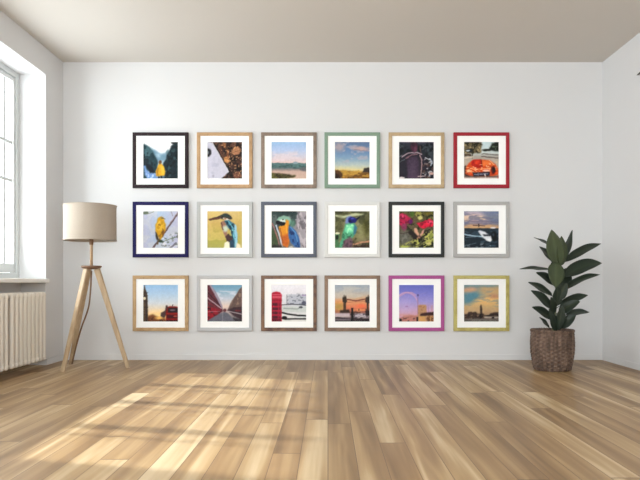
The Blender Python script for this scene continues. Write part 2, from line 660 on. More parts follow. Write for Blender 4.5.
def leaf(base, tip, wid, dtip, nrm, arch=0.0, young=False, dbase=0.0, node_y=None, fold=0.22):
    """leaf blade between two pixels; wid in pixels, dtip/dbase depth offsets in metres, nrm = upper-side direction"""
    b0 = P(base[0], base[1], PY + dbase) - porg
    t0 = P(tip[0], tip[1], PY + dtip) - porg
    w = wid * 1.22 / F * PY / 2
    mid = (b0 + t0) / 2 + Vector((0, 0, arch))
    nl, nw = 18, 8
    b2 = bmesh.new()
    lay = b2.verts.layers.float_color.new('rib')
    n0 = Vector(nrm).normalized()
    grid = []
    for i in range(nl + 1):
        t = i / nl
        c = b0 * (1 - t) ** 2 + mid * 2 * t * (1 - t) + t0 * t * t
        d = ((mid - b0) * (1 - t) + (t0 - mid) * t).normalized()
        side = d.cross(n0)
        if side.length < 0.05:
            side = d.cross(Vector((0.3, -1, 0.2)))
        side.normalize()
        up = side.cross(d).normalized()
        prof = math.sin(math.pi * min(1, t ** 0.85)) ** 0.72 if 0 < t < 1 else 0.0
        prof *= (1 - 0.25 * max(0, t - 0.75) / 0.25)
        ww = w * prof + 0.0012
        row = []
        for j in range(nw + 1):
            s = j / nw * 2 - 1
            wave = 0.0025 * math.sin(t * 11 + j) * abs(s)
            v = b2.verts.new(c + side * (s * ww) + up * (abs(s) ** 1.4 * ww * fold + wave))
            k = max(0.0, 1 - abs(s) * 3.2)
            v[lay] = (k, k, k, 1)
            row.append(v)
        grid.append(row)
    for r0, r1 in zip(grid, grid[1:]):
        for j in range(nw):
            b2.faces.new((r0[j], r0[j + 1], r1[j + 1], r1[j]))
    sp = stem_at(node_y if node_y else min(max(base[1] + 5, 249), 338))
    tube(b2, [sp, sp.lerp(b0, .5) + Vector((0, 0, .004)), b0 + (mid - b0) * 0.04], [.0045, .0035, .0028], 6)
    o = link('leaf', b2, M['leaf_young'] if young else M['leaf'], plant, True)
    sm = o.modifiers.new('thick', 'SOLIDIFY'); sm.thickness = 0.0014
    return o


CAMD = (0, -1, 0.25)
# base px, tip px, width px, depth of tip, normal, arch
leaf((558.5, 266), (551.5, 229.5), 13.5, -0.05, (-0.45, -1, 0.2), 0.0, True, node_y=266)
leaf((560.5, 266), (561.5, 236), 11, -0.02, (0.3, -1, 0.2), 0.0, True, node_y=264)
leaf((556, 332), (549, 309), 7.5, -0.08, (0.3, -0.95, 0.3), 0.0, node_y=334)
leaf((558, 330), (563, 306), 7.5, -0.05, (-0.3, -0.95, 0.3), 0.0, node_y=332)
leaf((557, 306), (557.5, 286), 8.5, -0.04, (0.0, -1, 0.3), 0.0, node_y=308)
leaf((562, 262), (572.5, 230), 8.5, 0.05, (0.7, -0.8, 0.2), 0.0, node_y=258)
leaf((565, 262), (601, 243.5), 8.6, 0.03, (-0.3, -0.75, 0.75), 0.04, node_y=266)
leaf((564, 277), (602, 263), 14, -0.05, (-0.25, -0.7, 0.7), 0.055, node_y=275)
leaf((562, 291), (600, 274.5), 8.6, -0.12, (-0.3, -0.55, 0.9), 0.05, node_y=290)
leaf((552, 247), (534, 237.5), 5.5, 0.14, (0.3, -0.6, 0.9), 0.01, node_y=262)
leaf((555, 264), (539.5, 246.5), 10, 0.06, (0.5, -0.8, 0.5), 0.012, node_y=268)
leaf((551, 270), (519.5, 269), 6.5, -0.06, (0.1, -0.5, 1), 0.012, node_y=275)
leaf((557, 286), (536, 272.5), 10, -0.03, (0.5, -0.8, 0.55), 0.012, node_y=287)
leaf((555.5, 263), (555.5, 288), 14, -0.12, (0.1, -1, 0.35), 0.02, True, dbase=-0.04, node_y=262)
leaf((552, 296), (528, 282), 9, 0.06, (0.45, -0.75, 0.6), 0.012, node_y=298)
leaf((554, 310), (531, 290.5), 11, -0.06, (0.5, -0.8, 0.5), 0.012, node_y=312)
leaf((554, 320), (532, 307), 9.5, -0.03, (0.45, -0.8, 0.55), 0.012, node_y=322)
leaf((560, 306), (588, 295), 8.5, -0.04, (-0.3, -0.7, 0.7), 0.025, node_y=309)
leaf((559, 313), (580, 301.5), 10, -0.10, (-0.3, -0.8, 0.6), 0.02, node_y=315)
leaf((566, 315), (589.5, 312), 7.5, 0.04, (-0.1, -0.6, 0.8), 0.02, node_y=322)
leaf((561, 328), (576, 314.5), 8.5, -0.06, (-0.4, -0.8, 0.5), 0.008, node_y=329)
leaf((549, 328), (539.5, 317), 5, 0.03, (0.5, -0.7, 0.5), 0.006, node_y=330)
leaf((557, 300), (567, 283), 10, -0.08, (-0.4, -0.9, 0.4), 0.005, node_y=303)
leaf((553, 316), (551, 297), 9, -0.10, (0.3, -0.95, 0.3), 0.0, node_y=318)
leaf((561, 290), (566, 268), 13, 0.07, (-0.2, -0.95, 0.3), 0.0, node_y=290)
leaf((556, 282), (552, 262), 12, 0.05, (0.4, -0.9, 0.3), 0.0, node_y=283)


# ------------------------------------------------------------------ small wall fitting at the right edge
bm = bmesh.new()
tube(bm, [(XR, 5.325, 2.464), (XR - 0.012, 5.325, 2.464)], 0.007, 12)
tube(bm, [(XR - 0.008, 5.352, 2.464), (XR - 0.009, 5.335, 2.464), (XR - 0.010, 5.31, 2.464), (XR - 0.010, 5.27, 2.464)], [0.002, 0.005, 0.007, 0.008], 12)
hk = link('wall_fitting', bm, M['metal'], None, True)
hk['label'] = 'small dark grey metal fitting high on the right wall'
hk['category'] = 'wall fitting'


# ------------------------------------------------------------------ prints
GW, GH, SS = 70, 74, 3


def vnoise(xs, ys, seed):
    xi = np.floor(xs).astype(np.int64); yi = np.floor(ys).astype(np.int64)
    fx = xs - xi; fy = ys - yi
    fx = fx * fx * (3 - 2 * fx); fy = fy * fy * (3 - 2 * fy)

    def h(a, b_):
        n = (a * 374761393 + b_ * 668265263 + seed * 1442695) & 0x7fffffff
        n = ((n ^ (n >> 13)) * 1274126177) & 0x7fffffff
        return ((n ^ (n >> 16)) & 0xffff) / 65535.0
    return (h(xi, yi) * (1 - fx) + h(xi + 1, yi) * fx) * (1 - fy) + (h(xi, yi + 1) * (1 - fx) + h(xi + 1, yi + 1) * fx) * fy


class Art:
    def __init__(s, x0, y0, w, h, seed, warp=0.0):
        s.x0, s.y0, s.w, s.h, s.seed = x0, y0, w, h, seed
        gx = np.linspace(0, 1, GW * SS); gy = np.linspace(0, 1, GH * SS)
        u, v = np.meshgrid(gx, gy)
        s.X = x0 + u * w; s.Y = y0 + v * h
        if warp:
            X, Y = s.X, s.Y
            s.X = X + warp * (vnoise(X / 20, Y / 20, seed + 11) - .5) * 1.3 + warp * (vnoise(X / 8, Y / 8, seed + 12) - .5) * .8
            s.Y = Y + warp * (vnoise(X / 20, Y / 20, seed + 13) - .5) * 1.3 + warp * (vnoise(X / 8, Y / 8, seed + 14) - .5) * .8
        s.img = np.zeros(s.X.shape + (3,))

    def put(s, mask, col, a=1.0):
        m = np.clip(mask, 0, 1)[..., None] * a
        s.img = s.img * (1 - m) + np.array(col, float) * m

    def grad(s, stops, axis='y'):
        A = s.Y if axis == 'y' else s.X
        xs = [p for p, _ in stops]
        for k in range(3):
            s.img[..., k] = np.interp(A, xs, [c[k] for _, c in stops])

    def blur(s, m, r):
        r = int(r * GW * SS / s.w)
        if r < 1:
            return m
        for ax in (0, 1):
            for _ in range(2):
                p = np.pad(m, [(r, r) if a == ax else (0, 0) for a in (0, 1)], 'edge')
                c = np.cumsum(p, axis=ax)
                z = np.zeros_like(np.take(c, [0], axis=ax))
                c = np.concatenate([z, c], axis=ax)
                n = m.shape[ax]
                m = (np.take(c, range(2 * r + 1, 2 * r + 1 + n), axis=ax) - np.take(c, range(0, n), axis=ax)) / (2 * r + 1)
        return m

    def pmask(s, pts):
        m = np.zeros(s.X.shape, bool)
        n = len(pts)
        for i in range(n):
            (ax, ay), (bx, by) = pts[i], pts[(i + 1) % n]
            if ay == by:
                continue
            c = ((ay > s.Y) != (by > s.Y)) & (s.X < (bx - ax) * (s.Y - ay) / (by - ay) + ax)
            m ^= c
        return m.astype(float)

    def poly(s, pts, col, soft=2.5, a=1.0):
        s.put(s.blur(s.pmask(pts), soft), col, a)

    def rect(s, xa, ya, xb, yb, col, soft=1.5, a=1.0):
        s.poly([(xa, ya), (xb, ya), (xb, yb), (xa, yb)], col, soft, a)

    def ell(s, cx, cy, rx, ry, col, rot=0, soft=0.25, a=1.0):
        t = math.radians(rot); dx = s.X - cx; dy = s.Y - cy
        q = np.hypot((dx * math.cos(t) + dy * math.sin(t)) / rx, (-dx * math.sin(t) + dy * math.cos(t)) / ry)
        s.put((1 + soft - q) / (2 * soft), col, a)

    def ring(s, cx, cy, r, w, col, a=1.0, ry=None):
        q = np.hypot(s.X - cx, (s.Y - cy) * r / (ry or r))
        s.put(1.2 - np.abs(q - r) / w, col, a)

    def line(s, pts, w, col, a=1.0):
        best = np.full(s.X.shape, 1e9)
        for (ax, ay), (bx, by) in zip(pts, pts[1:]):
            dx, dy = bx - ax, by - ay
            t = np.clip(((s.X - ax) * dx + (s.Y - ay) * dy) / (dx * dx + dy * dy + 1e-9), 0, 1)
            best = np.minimum(best, np.hypot(s.X - ax - t * dx, s.Y - ay - t * dy))
        s.put((w / 2 + 2 - best) / 3.0, col, a)

    def blotch(s, col, sx, sy, thr, a=1.0, region=None, soft=0.08, seed=0):
        n = vnoise(s.X / sx, s.Y / sy, s.seed * 7 + seed) * .65 + vnoise(s.X / sx * 2.3, s.Y / sy * 2.3, s.seed * 13 + seed + 5) * .35
        m = np.clip((n - thr) / soft, 0, 1)
        if region is not None:
            m = m * s.blur(s.pmask(region), 6)
        s.put(m, col, a)

    def box4(s, ya, yb=None):
        yb = yb or s.y0 + s.h
        return [(s.x0 - 5, ya), (s.x0 + s.w + 5, ya), (s.x0 + s.w + 5, yb + 5), (s.x0 - 5, yb + 5)]

    def out(s):
        n = vnoise(s.X / 9, s.Y / 9, s.seed + 50) * .6 + vnoise(s.X / 4.5, s.Y / 4.5, s.seed + 90) * .4
        s.img = np.clip(s.img, 0, 255)
        s.img = 255 * (s.img / 255) ** 1.16 * (1 + (0.08 + 0.34 * np.clip((150 - s.img.mean(-1)) / 80, 0, 1)) * (n - 0.5))[..., None]
        g = s.img.reshape(GH, SS, GW, SS, 3).mean((1, 3)) / 255.0
        g = np.clip(g, 0, 1)
        return np.where(g <= 0.04045, g / 12.92, ((g + 0.055) / 1.055) ** 2.4)


R1 = (113, 117, 252, 266)
R2 = (112, 102, 250, 266)
R3 = (110, 106, 252, 267)


def art_waterfall(a):
    a.grad([(117, (244, 238, 238)), (190, (232, 232, 236)), (240, (200, 214, 224)), (300, (150, 175, 190)), (380, (70, 100, 120))])
    a.poly([(150, 150), (180, 166), (215, 190), (240, 204), (292, 198), (276, 250), (225, 262), (190, 230)], (120, 152, 170), 8)
    a.poly([(206, 200), (240, 206), (232, 232), (212, 226)], (166, 190, 204), 8)
    a.poly([(113, 130), (140, 142), (160, 160), (186, 190), (206, 226), (222, 262), (214, 300), (205, 383), (113, 383)], (40, 68, 76), 4)
    a.blotch((88, 122, 128), 30, 40, .5, .7, [(113, 128), (150, 150), (185, 182), (210, 240), (200, 280), (113, 250)])
    a.blotch((22, 38, 46), 24, 28, .5, .8, [(113, 180), (170, 200), (210, 260), (205, 383), (113, 383)], seed=3)
    a.poly([(130, 268), (160, 282), (186, 300), (196, 345), (170, 330), (142, 305)], (20, 28, 40), 4)
    a.poly([(118, 286), (132, 290), (140, 318), (165, 340), (215, 346), (222, 383), (150, 383), (128, 350)], (120, 152, 200), 4)
    a.blotch((196, 212, 236), 14, 18, .58, .8, [(118, 288), (150, 330), (220, 350), (220, 383), (140, 383)], seed=8)
    a.poly([(366, 120), (340, 126), (312, 150), (300, 180), (284, 200), (276, 240), (258, 270), (256, 310), (270, 383), (366, 383)], (24, 42, 50), 4)
    a.blotch((60, 88, 92), 20, 30, .56, .7, [(340, 130), (300, 190), (265, 290), (275, 383), (366, 383), (366, 130)])
    a.blotch((12, 22, 28), 22, 26, .54, .8, [(340, 150), (300, 220), (275, 300), (280, 383), (366, 383), (366, 150)], seed=5)
    a.ell(340, 128, 26, 9, (40, 52, 54)); a.ell(288, 190, 12, 18, (90, 120, 128), 20, .4, .8)
    a.poly([(228, 272), (246, 272), (262, 296), (272, 330), (264, 362), (210, 362), (204, 330), (214, 296)], (214, 166, 40), 2.5)
    a.poly([(240, 285), (262, 300), (268, 350), (246, 356)], (232, 190, 66), 4); a.poly([(214, 300), (224, 300), (222, 356), (210, 356)], (176, 128, 28), 3)
    a.ell(236, 264, 11, 15, (112, 80, 52), 0, .2)
    a.rect(220, 362, 231, 383, (22, 26, 32)); a.rect(240, 362, 251, 383, (22, 26, 32))


def art_laptop(a):
    a.grad([(117, (50, 32, 26)), (383, (46, 30, 25))])
    a.blotch((104, 70, 50), 26, 24, .5, .8)
    a.blotch((20, 13, 12), 24, 24, .55, .9, seed=9)
    for pts, c in (([(284, 196), (300, 158), (330, 150), (356, 176), (340, 206), (306, 214)], (176, 126, 92)), ([(286, 120), (322, 122), (316, 150), (292, 160)], (116, 78, 62)),
                   ([(230, 232), (252, 222), (280, 250), (262, 268), (238, 262)], (204, 148, 92)), ([(222, 124), (246, 130), (250, 170), (232, 160)], (166, 110, 68)),
                   ([(296, 340), (340, 324), (364, 356), (330, 378), (300, 368)], (128, 84, 66)), ([(322, 236), (350, 222), (366, 270), (344, 300)], (78, 48, 38)),
                   ([(186, 166), (216, 160), (234, 196), (210, 206)], (104, 64, 48)), ([(250, 180), (262, 170), (272, 230), (256, 232)], (150, 96, 62)), ([(270, 300), (300, 290), (312, 320), (280, 330)], (70, 46, 40))):
        a.poly(pts, c, 2.5); a.line([pts[0], pts[len(pts) // 2]], 2.5, tuple(v * .6 for v in c))
    a.blotch((226, 176, 126), 8, 9, .68, .8, [(180, 120), (366, 117), (366, 383), (300, 383)], seed=3)
    a.poly([(113, 117), (152, 124), (268, 332), (212, 383), (113, 383)], (204, 202, 216), 2.5)
    a.blotch((182, 182, 200), 60, 60, .5, .6, [(113, 140), (160, 170), (240, 330), (200, 383), (113, 383)])
    a.line([(154, 126), (266, 330)], 4, (232, 228, 230)); a.line([(160, 128), (272, 330)], 5, (30, 20, 20))
    a.ell(124, 196, 19, 28, (30, 30, 34)); a.ell(120, 196, 8, 14, (130, 132, 142))
    a.ell(158, 360, 8, 9, (176, 174, 190))


def art_bay(a):
    a.grad([(117, (158, 190, 226)), (180, (184, 200, 228)), (230, (208, 202, 212)), (268, (228, 198, 194)), (270, (98, 128, 128)),
            (300, (88, 112, 116)), (318, (160, 146, 142)), (330, (204, 176, 164)), (383, (206, 182, 168))])
    a.blotch((226, 210, 214), 90, 24, .55, .6, a.box4(190, 262))
    a.poly([(113, 268), (150, 275), (200, 280), (260, 272), (310, 268), (366, 278), (366, 300), (113, 300)], (96, 128, 126), 4)
    a.ell(285, 268, 18, 8, (150, 168, 176))
    a.blotch((66, 92, 94), 40, 14, .55, .7, a.box4(282, 312))
    a.poly([(300, 306), (366, 296), (366, 326), (320, 320)], (106, 106, 110), 4)
    a.poly([(113, 338), (180, 344), (240, 352), (292, 358), (285, 368), (230, 376), (215, 384), (113, 384)], (84, 78, 40), 4)
    a.blotch((54, 44, 22), 34, 12, .5, .9, [(113, 338), (180, 344), (285, 360), (215, 384), (113, 384)])
    a.blotch((128, 130, 70), 30, 10, .6, .8, [(113, 345), (200, 350), (180, 380), (113, 384)], seed=4)


def art_field(a):
    a.grad([(117, (104, 126, 158)), (180, (112, 142, 180)), (235, (140, 168, 192)), (285, (190, 200, 196)), (318, (226, 212, 158)), (328, (196, 158, 72)), (383, (150, 108, 44))])
    a.blotch((182, 178, 190), 60, 26, .56, .7, a.box4(120, 260))
    a.ell(146, 156, 34, 30, (176, 164, 170), 0, .6); a.ell(300, 168, 60, 15, (196, 172, 170), 4, .5)
    a.line([(250, 176), (350, 182)], 5, (140, 126, 138), .7)
    a.blotch((112, 76, 30), 38, 18, .5, .8, a.box4(328)); a.blotch((210, 168, 76), 44, 12, .58, .7, a.box4(322), seed=3)
    a.poly([(113, 316), (150, 326), (172, 345), (160, 384), (113, 384)], (92, 60, 30), 4)
    a.poly([(113, 345), (140, 350), (160, 384), (113, 384)], (52, 32, 20), 4)
    a.poly([(310, 332), (325, 308), (350, 296), (366, 304), (366, 336)], (58, 48, 42), 3)


def art_woman(a):
    a.grad([(117, (58, 62, 72)), (200, (40, 46, 54)), (383, (48, 42, 52))])
    a.blotch((74, 86, 90), 32, 32, .54, .6); a.blotch((22, 26, 32), 26, 26, .54, .9, seed=2)
    a.rect(113, 117, 366, 130, (92, 88, 106), 5, .8); a.line([(262, 150), (272, 205)], 7, (104, 84, 80)); a.line([(302, 130), (306, 190)], 5, (72, 76, 84), .7)
    a.poly([(116, 300), (130, 244), (156, 212), (196, 192), (246, 192), (286, 214), (320, 250), (340, 383), (120, 383)], (44, 40, 52), 4)
    a.poly([(170, 250), (200, 226), (240, 226), (258, 260), (262, 383), (176, 383)], (74, 58, 78), 5)
    a.poly([(184, 250), (236, 246), (240, 383), (186, 383)], (92, 74, 96), 6, .6)
    a.line([(140, 226), (166, 206), (200, 196), (246, 196), (276, 210)], 7, (180, 160, 168)); a.line([(166, 236), (206, 212), (246, 208)], 8, (146, 108, 118), .9)
    a.line([(116, 222), (140, 214)], 4, (130, 136, 142)); a.line([(120, 262), (150, 250), (158, 246)], 5, (112, 120, 128), .8)
    a.ell(222, 156, 26, 36, (84, 44, 66)); a.ell(232, 170, 12, 20, (112, 64, 84)); a.ell(214, 136, 12, 12, (58, 34, 50))
    a.line([(264, 216), (276, 250), (276, 310), (268, 372)], 6, (190, 160, 160), .9)
    a.blotch((198, 192, 194), 15, 11, .6, .95, [(290, 216), (345, 236), (364, 330), (320, 383), (270, 360), (300, 300)])
    a.blotch((96, 72, 66), 22, 22, .5, .8, [(280, 270), (366, 280), (366, 384), (280, 384)], seed=5)
    a.line([(330, 240), (350, 262), (340, 286)], 6, (176, 186, 198)); a.line([(300, 232), (332, 246)], 5, (206, 206, 210))
    a.ell(345, 345, 16, 9, (206, 170, 160)); a.ell(135, 374, 22, 8, (222, 214, 214)); a.line([(250, 366), (300, 360)], 5, (188, 170, 170))


def art_car(a):
    a.grad([(117, (204, 222, 228)), (195, (206, 216, 214)), (225, (180, 172, 162)), (260, (196, 184, 170)), (383, (190, 170, 156))])
    a.poly([(113, 117), (240, 117), (240, 150), (230, 196), (113, 204)], (116, 104, 76), 4)
    a.blotch((48, 46, 32), 18, 20, .5, .95, [(113, 117), (244, 117), (236, 195), (113, 205)])
    a.blotch((182, 162, 122), 18, 18, .6, .9, [(113, 117), (240, 117), (236, 195), (113, 205)], seed=4)
    a.rect(172, 117, 179, 236, (62, 54, 40)); a.ell(150, 182, 24, 12, (44, 48, 50)); a.ell(144, 182, 14, 5, (206, 214, 218))
    a.poly([(290, 176), (306, 150), (312, 132), (345, 120), (366, 124), (366, 188), (320, 184)], (34, 40, 32), 4)
    a.ell(276, 178, 30, 9, (38, 44, 36)); a.blotch((92, 108, 88), 14, 14, .6, .9, [(300, 130), (366, 125), (366, 180), (300, 176)], seed=8)
    a.line([(240, 204), (366, 212)], 5, (120, 112, 108)); a.line([(240, 222), (366, 236)], 8, (110, 98, 94), .8); a.line([(113, 214), (160, 212)], 14, (96, 78, 62)); a.line([(113, 234), (180, 226)], 8, (222, 208, 190))
    a.poly([(114, 300), (128, 286), (150, 300), (158, 366), (120, 362)], (60, 46, 44), 4)
    a.poly([(130, 300), (150, 270), (176, 250), (232, 244), (296, 250), (336, 276), (358, 316), (356, 352), (320, 364), (160, 364), (126, 344)], (220, 88, 36), 4)
    a.poly([(166, 262), (182, 246), (232, 242), (240, 296), (206, 308), (172, 286)], (190, 38, 24), 3); a.poly([(186, 256), (222, 250), (226, 272), (194, 280)], (222, 72, 40), 4)
    a.poly([(242, 256), (288, 254), (318, 282), (252, 292)], (238, 130, 66), 4); a.line([(236, 244), (246, 296)], 5, (120, 28, 22)); a.line([(292, 250), (330, 282)], 4, (252, 190, 140))
    a.line([(132, 300), (200, 316), (300, 306)], 5, (250, 180, 124)); a.blotch((250, 196, 150), 12, 8, .62, .9, [(130, 290), (350, 260), (350, 330), (130, 340)]); a.blotch((156, 40, 24), 14, 10, .62, .8, [(130, 300), (350, 300), (350, 360), (130, 360)], seed=3)
    a.ell(150, 324, 14, 11, (240, 196, 150)); a.ell(272, 324, 26, 8, (252, 200, 180))
    a.poly([(176, 336), (298, 332), (294, 360), (184, 364)], (46, 46, 60), 3); a.line([(190, 350), (285, 346)], 4, (160, 160, 178)); a.line([(216, 336), (216, 362)], 3, (120, 120, 136))
    a.ell(322, 320, 17, 28, (96, 28, 26)); a.ell(326, 320, 9, 18, (46, 30, 32))
    a.line([(113, 376), (200, 379), (366, 376)], 8, (224, 208, 202)); a.ell(357, 368, 5, 9, (190, 30, 44)); a.line([(264, 350), (270, 374)], 5, (244, 228, 226)); a.rect(113, 362, 366, 370, (80, 64, 60), 4, .8)


def art_yellow_bird(a):
    a.grad([(112, (196, 196, 218)), (230, (184, 202, 224)), (362, (200, 198, 220))], 'x')
    a.blotch((208, 210, 218), 60, 60, .5, .6)
    a.ell(130, 118, 24, 11, (104, 114, 96)); a.line([(140, 128), (190, 108)], 4, (150, 156, 142)); a.line([(310, 108), (322, 140)], 4, (142, 132, 140), .8)
    a.blotch((118, 126, 120), 17, 13, .57, .85, [(230, 300), (362, 250), (362, 368), (220, 368)]); a.blotch((232, 232, 238), 17, 13, .62, .85, [(230, 300), (362, 250), (362, 368), (220, 368)], seed=4)
    a.line([(362, 112), (345, 138), (300, 205), (255, 270), (210, 330), (178, 372)], 12, (112, 92, 98)); a.line([(352, 120), (300, 196), (250, 266)], 4, (164, 146, 152))
    a.line([(255, 318), (310, 300), (360, 284)], 4, (122, 134, 110)); a.line([(300, 368), (345, 330)], 11, (128, 124, 140)); a.ell(354, 286, 7, 9, (80, 86, 82))
    a.poly([(200, 246), (214, 262), (222, 306), (212, 314), (202, 284)], (62, 50, 40), 2.5)
    a.poly([(218, 152), (240, 140), (258, 150), (264, 176), (274, 200), (272, 236), (256, 276), (236, 312), (218, 280), (202, 246), (200, 206), (210, 178)], (212, 164, 36), 3)
    a.blotch((238, 200, 76), 16, 20, .56, .8, [(210, 160), (256, 160), (262, 240), (210, 240)], seed=3); a.blotch((152, 112, 30), 14, 20, .56, .8, [(206, 190), (272, 190), (260, 280), (220, 290)], seed=6)
    a.poly([(246, 250), (262, 236), (266, 262), (250, 292)], (140, 96, 40), 3); a.ell(244, 154, 9, 7, (146, 138, 84)); a.ell(250, 152, 3, 3, (30, 28, 24)); a.line([(256, 156), (268, 160)], 4, (110, 96, 80))
    a.ell(236, 318, 18, 9, (62, 80, 66)); a.line([(226, 306), (216, 340)], 6, (112, 92, 50))


def art_kingfisher(a):
    a.grad([(102, (218, 194, 136)), (200, (208, 180, 108)), (300, (186, 178, 92)), (368, (180, 176, 100))])
    a.blotch((224, 200, 130), 80, 70, .52, .5); a.rect(340, 102, 364, 368, (204, 182, 112), 10, .7)
    a.poly([(120, 160), (176, 146), (212, 134), (222, 152), (190, 163), (130, 171)], (72, 48, 44), 2); a.line([(126, 166), (210, 152)], 2.5, (150, 92, 72))
    a.poly([(200, 140), (226, 122), (256, 122), (282, 140), (290, 160), (262, 168), (232, 166), (212, 158)], (76, 66, 56), 3); a.poly([(206, 136), (236, 124), (268, 132), (288, 154), (258, 146), (226, 142)], (50, 70, 70), 2)
    a.poly([(222, 152), (252, 154), (274, 166), (258, 174), (232, 166)], (232, 220, 206), 2); a.ell(222, 148, 6, 5, (20, 18, 20)); a.ell(240, 160, 9, 4, (166, 100, 60))
    a.poly([(206, 186), (226, 172), (250, 186), (256, 240), (250, 296), (236, 276), (220, 236)], (168, 126, 108), 3); a.ell(242, 228, 20, 22, (206, 216, 196), 20, .4); a.line([(212, 186), (224, 236)], 6, (96, 66, 58), .8)
    a.poly([(234, 172), (266, 166), (300, 190), (316, 228), (326, 300), (322, 368), (274, 368), (290, 300), (280, 246), (254, 210)], (66, 128, 150), 3)
    a.poly([(296, 194), (316, 204), (326, 262), (326, 340), (306, 368), (310, 290), (300, 236)], (160, 206, 226), 3)
    a.blotch((22, 50, 66), 12, 18, .54, .95, [(234, 172), (300, 190), (316, 260), (306, 350), (276, 350), (276, 240)]); a.blotch((150, 216, 214), 10, 12, .6, .9, [(234, 172), (294, 190), (314, 260), (300, 320), (286, 260), (254, 212)], seed=6)
    a.line([(250, 184), (280, 230), (296, 300)], 5, (24, 60, 84)); a.line([(262, 176), (296, 226), (306, 300)], 5, (120, 190, 206))
    a.poly([(240, 286), (262, 262), (290, 296), (296, 330), (252, 320)], (84, 58, 58), 3)
    a.poly([(230, 368), (236, 328), (258, 316), (274, 330), (272, 368)], (248, 244, 222), 3); a.poly([(314, 368), (322, 326), (344, 340), (350, 368)], (242, 228, 202), 3)
    a.poly([(272, 316), (300, 300), (304, 368), (274, 368)], (50, 80, 106), 3)


def art_macaw(a):
    a.grad([(112, (92, 106, 104)), (240, (118, 124, 124)), (300, (160, 154, 158)), (362, (176, 168, 174))], 'x')
    a.rect(150, 100, 290, 136, (26, 44, 46), 10, .9)
    a.blotch((52, 72, 70), 34, 34, .5, .8, [(112, 102), (300, 102), (280, 240), (112, 240)])
    a.blotch((206, 196, 202), 20, 40, .54, .7, [(290, 102), (364, 102), (364, 368), (300, 368)]); a.blotch((104, 98, 104), 18, 36, .58, .7, [(290, 102), (364, 102), (364, 368), (300, 368)], seed=3)
    a.poly([(112, 230), (150, 240), (170, 300), (160, 368), (112, 368)], (74, 90, 60), 8)
    a.line([(120, 190), (150, 270), (172, 350)], 7, (166, 116, 112)); a.line([(148, 206), (166, 262), (192, 352)], 8, (206, 212, 228))
    a.poly([(150, 168), (166, 148), (200, 136), (240, 146), (256, 176), (246, 200), (214, 190), (180, 178)], (146, 184, 164), 3); a.poly([(166, 166), (206, 162), (216, 182), (180, 178)], (226, 230, 226), 3); a.ell(196, 164, 5, 5, (30, 34, 34))
    a.ell(262, 190, 16, 26, (96, 138, 120), 0, .5)
    a.poly([(216, 164), (236, 170), (240, 200), (230, 240), (242, 310), (226, 366), (196, 346), (174, 270), (166, 216), (196, 200), (214, 190)], (222, 152, 42), 3)
    a.poly([(182, 280), (236, 262), (240, 326), (222, 366), (196, 346)], (200, 100, 44), 8, .8); a.line([(176, 230), (196, 330)], 7, (150, 76, 40), .7); a.line([(216, 200), (222, 260)], 6, (244, 186, 70), .8)
    a.poly([(144, 180), (156, 172), (182, 178), (214, 186), (210, 202), (186, 212), (170, 198), (150, 196)], (20, 20, 26), 2)
    a.poly([(234, 206), (262, 218), (290, 252), (312, 300), (314, 368), (280, 358), (250, 330), (232, 274)], (62, 110, 166), 3)
    a.blotch((28, 54, 104), 14, 26, .54, .9, [(234, 224), (290, 262), (312, 368), (250, 330)]); a.line([(250, 216), (284, 262), (298, 320)], 5, (116, 168, 212), .8)
    a.rect(112, 344, 190, 368, (46, 40, 44), 6, .8); a.ell(250, 360, 16, 8, (196, 190, 180))


def art_hummingbird(a):
    a.grad([(102, (92, 92, 56)), (200, (122, 122, 84)), (290, (136, 130, 92)), (368, (96, 80, 62))])
    a.blotch((68, 70, 40), 50, 36, .5, .8); a.blotch((152, 150, 116), 44, 40, .58, .7, seed=2)
    a.poly([(112, 130), (180, 136), (240, 120), (326, 122), (300, 134), (250, 140), (160, 156), (112, 140)], (198, 202, 168), 4); a.line([(118, 112), (200, 122)], 5, (58, 60, 36), .8)
    a.ell(334, 220, 24, 56, (84, 82, 32), 0, .6); a.ell(296, 260, 26, 60, (158, 158, 112), 0, .7, .7); a.ell(150, 200, 20, 50, (96, 96, 62), 0, .6)
    a.poly([(252, 160), (280, 146), (292, 150), (270, 170)], (24, 26, 50), 2)
    a.poly([(188, 196), (214, 182), (254, 190), (270, 226), (254, 270), (232, 300), (196, 306), (166, 368), (138, 368), (160, 300), (172, 250)], (92, 172, 132), 4)
    a.poly([(196, 200), (240, 194), (252, 226), (232, 262), (190, 262), (184, 230)], (128, 222, 176), 6); a.blotch((186, 244, 206), 9, 11, .58, .8, [(190, 196), (246, 194), (250, 250), (196, 262)], seed=6)
    a.poly([(252, 196), (270, 220), (262, 262), (244, 276), (246, 230)], (66, 122, 150), 4); a.blotch((50, 110, 84), 12, 16, .55, .8, [(170, 256), (246, 262), (220, 306), (150, 366)], seed=4)
    a.poly([(186, 190), (190, 158), (206, 142), (232, 140), (222, 170), (208, 192)], (130, 146, 196), 4)
    a.poly([(206, 160), (228, 144), (256, 150), (270, 164), (256, 186), (224, 192), (208, 180)], (34, 34, 124), 3); a.ell(222, 176, 10, 10, (18, 20, 70)); a.ell(238, 156, 10, 5, (70, 80, 190))
    a.poly([(180, 312), (228, 286), (242, 330), (232, 368), (166, 368)], (120, 92, 104), 5); a.blotch((78, 62, 74), 12, 14, .55, .8, [(180, 312), (228, 286), (242, 330), (232, 368), (166, 368)], seed=5)
    a.poly([(112, 268), (136, 258), (152, 280), (140, 310), (150, 368), (112, 368)], (82, 132, 88), 5); a.ell(130, 260, 18, 8, (216, 216, 186)); a.ell(130, 290, 9, 16, (32, 44, 28))
    a.line([(248, 340), (300, 326), (362, 318)], 11, (196, 148, 116)); a.line([(262, 356), (362, 348)], 9, (70, 48, 38)); a.blotch((52, 38, 30), 18, 12, .55, .8, [(250, 330), (362, 335), (362, 368), (240, 368)])


